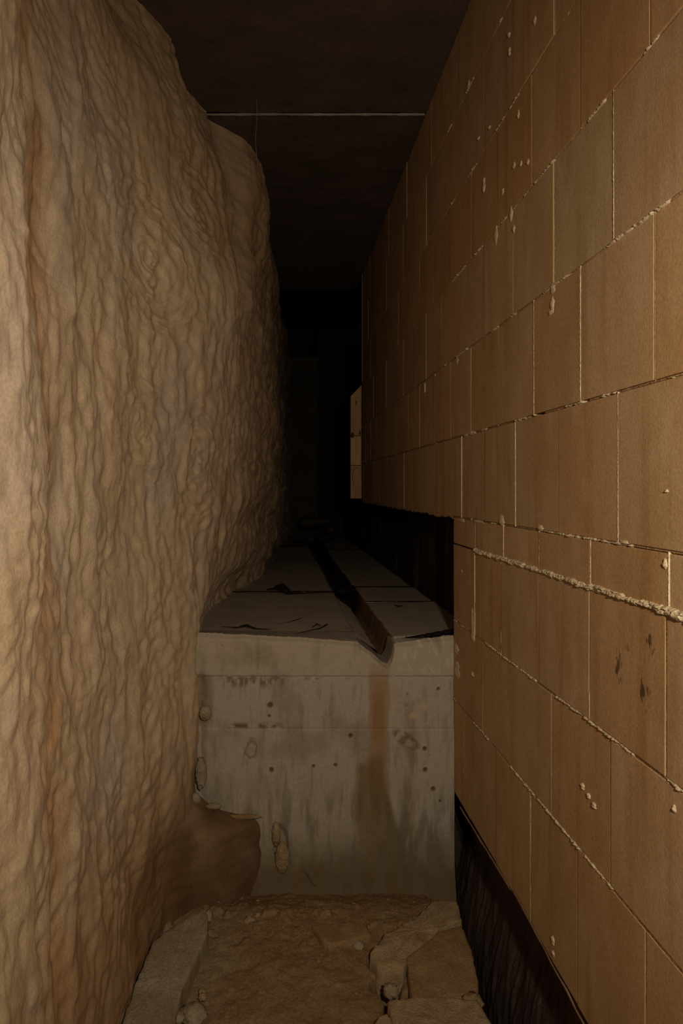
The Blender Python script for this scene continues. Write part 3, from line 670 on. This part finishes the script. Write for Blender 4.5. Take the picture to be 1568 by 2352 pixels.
def poly_chunk(name, outline, z, th, mat, seed, label, amp=.005, dz=None, inset=.010):
    """a broken piece: its outline on the plane z, worn top edge, rough sides"""
    pts = [onz(px, py, z) for px, py in outline]
    # densify outline
    D = []
    for i in range(len(pts)):
        p, q = np.array(pts[i]), np.array(pts[(i + 1) % len(pts)]); n = max(2, int(np.linalg.norm(q - p) / .008))
        for k in range(n): D.append(p + (q - p) * k / n)
    D = np.array(D); cen = D.mean(0); k = len(D); tt = np.arange(k)
    nn = fbm(D[:, 0] * 26, D[:, 1] * 26, 4, seed); D = cen + (D - cen) * (1 + .05 * nn)[:, None]
    rings = []
    size = np.linalg.norm(D - cen, axis=1).mean()
    rowsS = [(1.03, -th), (1.02, -th * .6), (1.005, -th * .25), (1.0 - inset * .15 / size, -.004), (1 - inset * .7 / size, 0)] + [(s, 0) for s in (.85, .7, .5, .3, .12, .0)]
    for s, dzz in rowsS:
        Q = cen + (D - cen) * s; zz = z + dzz + (amp * fbm(Q[:, 0] * 18, Q[:, 1] * 18, 5, seed + 3) + amp * .5 * fbm(Q[:, 0] * 60, Q[:, 1] * 60, 3, seed + 4)) * (1 if dzz > -.01 else .4)
        if dz: zz = zz + dz[0] * (Q[:, 0] - cen[0]) + dz[1] * (Q[:, 1] - cen[1])
        R_ = np.stack([Q[:, 0], Q[:, 1], zz], -1)
        if dzz < -.005: R_[:, :2] += .003 * np.stack([fbm(tt * .3, tt * 0 + dzz * 90, 3, seed + 6), fbm(tt * .3, tt * 0 + dzz * 90, 3, seed + 8)], -1)
        rings.append(np.concatenate([R_, R_[:1]], 0))
    o = grid(name, np.array(rings), mat, None, flip=False)
    md = None
    tag(o, label, 'rubble'); return o
poly_chunk('broken_slab', [(476, 2084), (452, 2098), (400, 2132), (352, 2170), (326, 2225), (300, 2290), (278, 2352), (262, 2410), (400, 2410), (402, 2330), (420, 2260), (450, 2200), (478, 2140)],
           -1.235, .09, M['grey'], 301, 'curved pale broken slab against the foot of the left rock', amp=.006, dz=(-.10, .06))
poly_chunk('rubble_chunk', [(718, 2128), (775, 2116), (845, 2124), (852, 2146), (800, 2160), (757, 2170), (735, 2152)], -1.250, .05, M['brown'], 302, 'flat brown stone lying below the stained concrete face', amp=.002)
poly_chunk('rubble_chunk', [(848, 2184), (880, 2146), (960, 2104), (1003, 2066), (1050, 2070), (1060, 2112), (1012, 2132), (955, 2180), (925, 2216), (868, 2208)], -1.262 + .03, .11, M['pale'], 303,
           'pale crumbly plaster chunk leaning in the right corner of the ledge', amp=.010, dz=(0, .05))
poly_chunk('rubble_chunk', [(932, 2196), (1010, 2136), (1060, 2122), (1084, 2180), (1098, 2250), (1100, 2290), (945, 2302)], -1.235, .12, M['brown'], 304, 'dark brown angular block beside the tarred footing', amp=.003)
poly_chunk('rubble_chunk', [(888, 2294), (1000, 2284), (1096, 2292), (1126, 2340), (1150, 2420), (930, 2420), (900, 2352)], -1.215, .14, M['pale'], 305, 'pale block at the bottom edge right of centre', amp=.006)
poly_chunk('rubble_chunk', [(860, 2420), (835, 2380), (870, 2332), (888, 2322), (912, 2352), (925, 2420)], -1.225, .12, M['pale'], 306, 'wedge shaped stone at the very bottom of the picture', amp=.005)
def stone(px, py, Y, s, mat, seed, label, fl=.7):
    x = (px - VX) / F * Y
    o = lump('stone', px, py, Y, s, s, s * fl, mat, seed, sub=3, rough=.5)
    return tag(o, label, 'stone')
stone(572, 2122, 2.04, .020, M['pale'], 1, 'pale crumbly stone on the crest left of the flat brown stone', 1.0)
stone(592, 2108, 2.06, .012, M['pale'], 2, 'smaller pale stone touching the crumbly one on the crest', 1.2)
stone(897, 2276, 1.74, .019, M['grey'], 3, 'round grey stone wedged above the pale bottom block', .9)
stone(822, 2172, 1.93, .017, M['grey'], 4, 'small grey stone beside the pale plaster chunk', .7)
stone(445, 2330, 1.70, .030, M['grey'], 5, 'grey stone at the bottom edge left of centre', .7)
stone(408, 2338, 1.67, .016, M['grey'], 6, 'small stone left of the grey bottom stone', .7)
stone(464, 2278, 1.775, .010, M['pale'], 7, 'upper of two pale pebbles on the brown dirt, lower left', .7)
stone(466, 2290, 1.75, .011, M['pale'], 8, 'lower of two pale pebbles on the brown dirt, lower left', .7)
stone(1085, 2300, 1.68, .024, M['pale'], 9, 'pale flaky stone on the right end of the bottom block', .6)
stone(478, 2106, 2.02, .013, M['grey'], 10, 'dark grey tip at the upper end of the curved slab', 1.3)
# crumbs
V = []; Fc = []
r3 = random.Random(5)
for i in range(300):
    if i % 3: y = r3.uniform(1.6, 2.2); x = r3.uniform(-.30, .46)
    else: y = r3.gauss(2.05, .05); x = r3.uniform(-.12, .45)
    s = r3.choice([.002, .003, .003, .004, .006]); zc = floor_z(x, y) + s * .4; b0 = len(V)
    for d in ((1, 0, 0), (-1, 0, 0), (0, 1, 0), (0, -1, 0), (0, 0, 1), (0, 0, -1)):
        V.append((x + d[0] * s * r3.uniform(.7, 1.4), y + d[1] * s * r3.uniform(.7, 1.4), zc + d[2] * s * r3.uniform(.6, 1.1)))
    for q in ((0, 2, 4), (2, 1, 4), (1, 3, 4), (3, 0, 4), (2, 0, 5), (1, 2, 5), (3, 1, 5), (0, 3, 5)): Fc.append([b0 + k for k in q])
me = bpy.data.meshes.new('rubble_crumbs'); me.from_pydata(V, [], Fc)
tag(link('rubble_crumbs', me, M['brown']), 'crumbs of plaster and stone scattered over the dirt', 'rubble', kind='stuff')
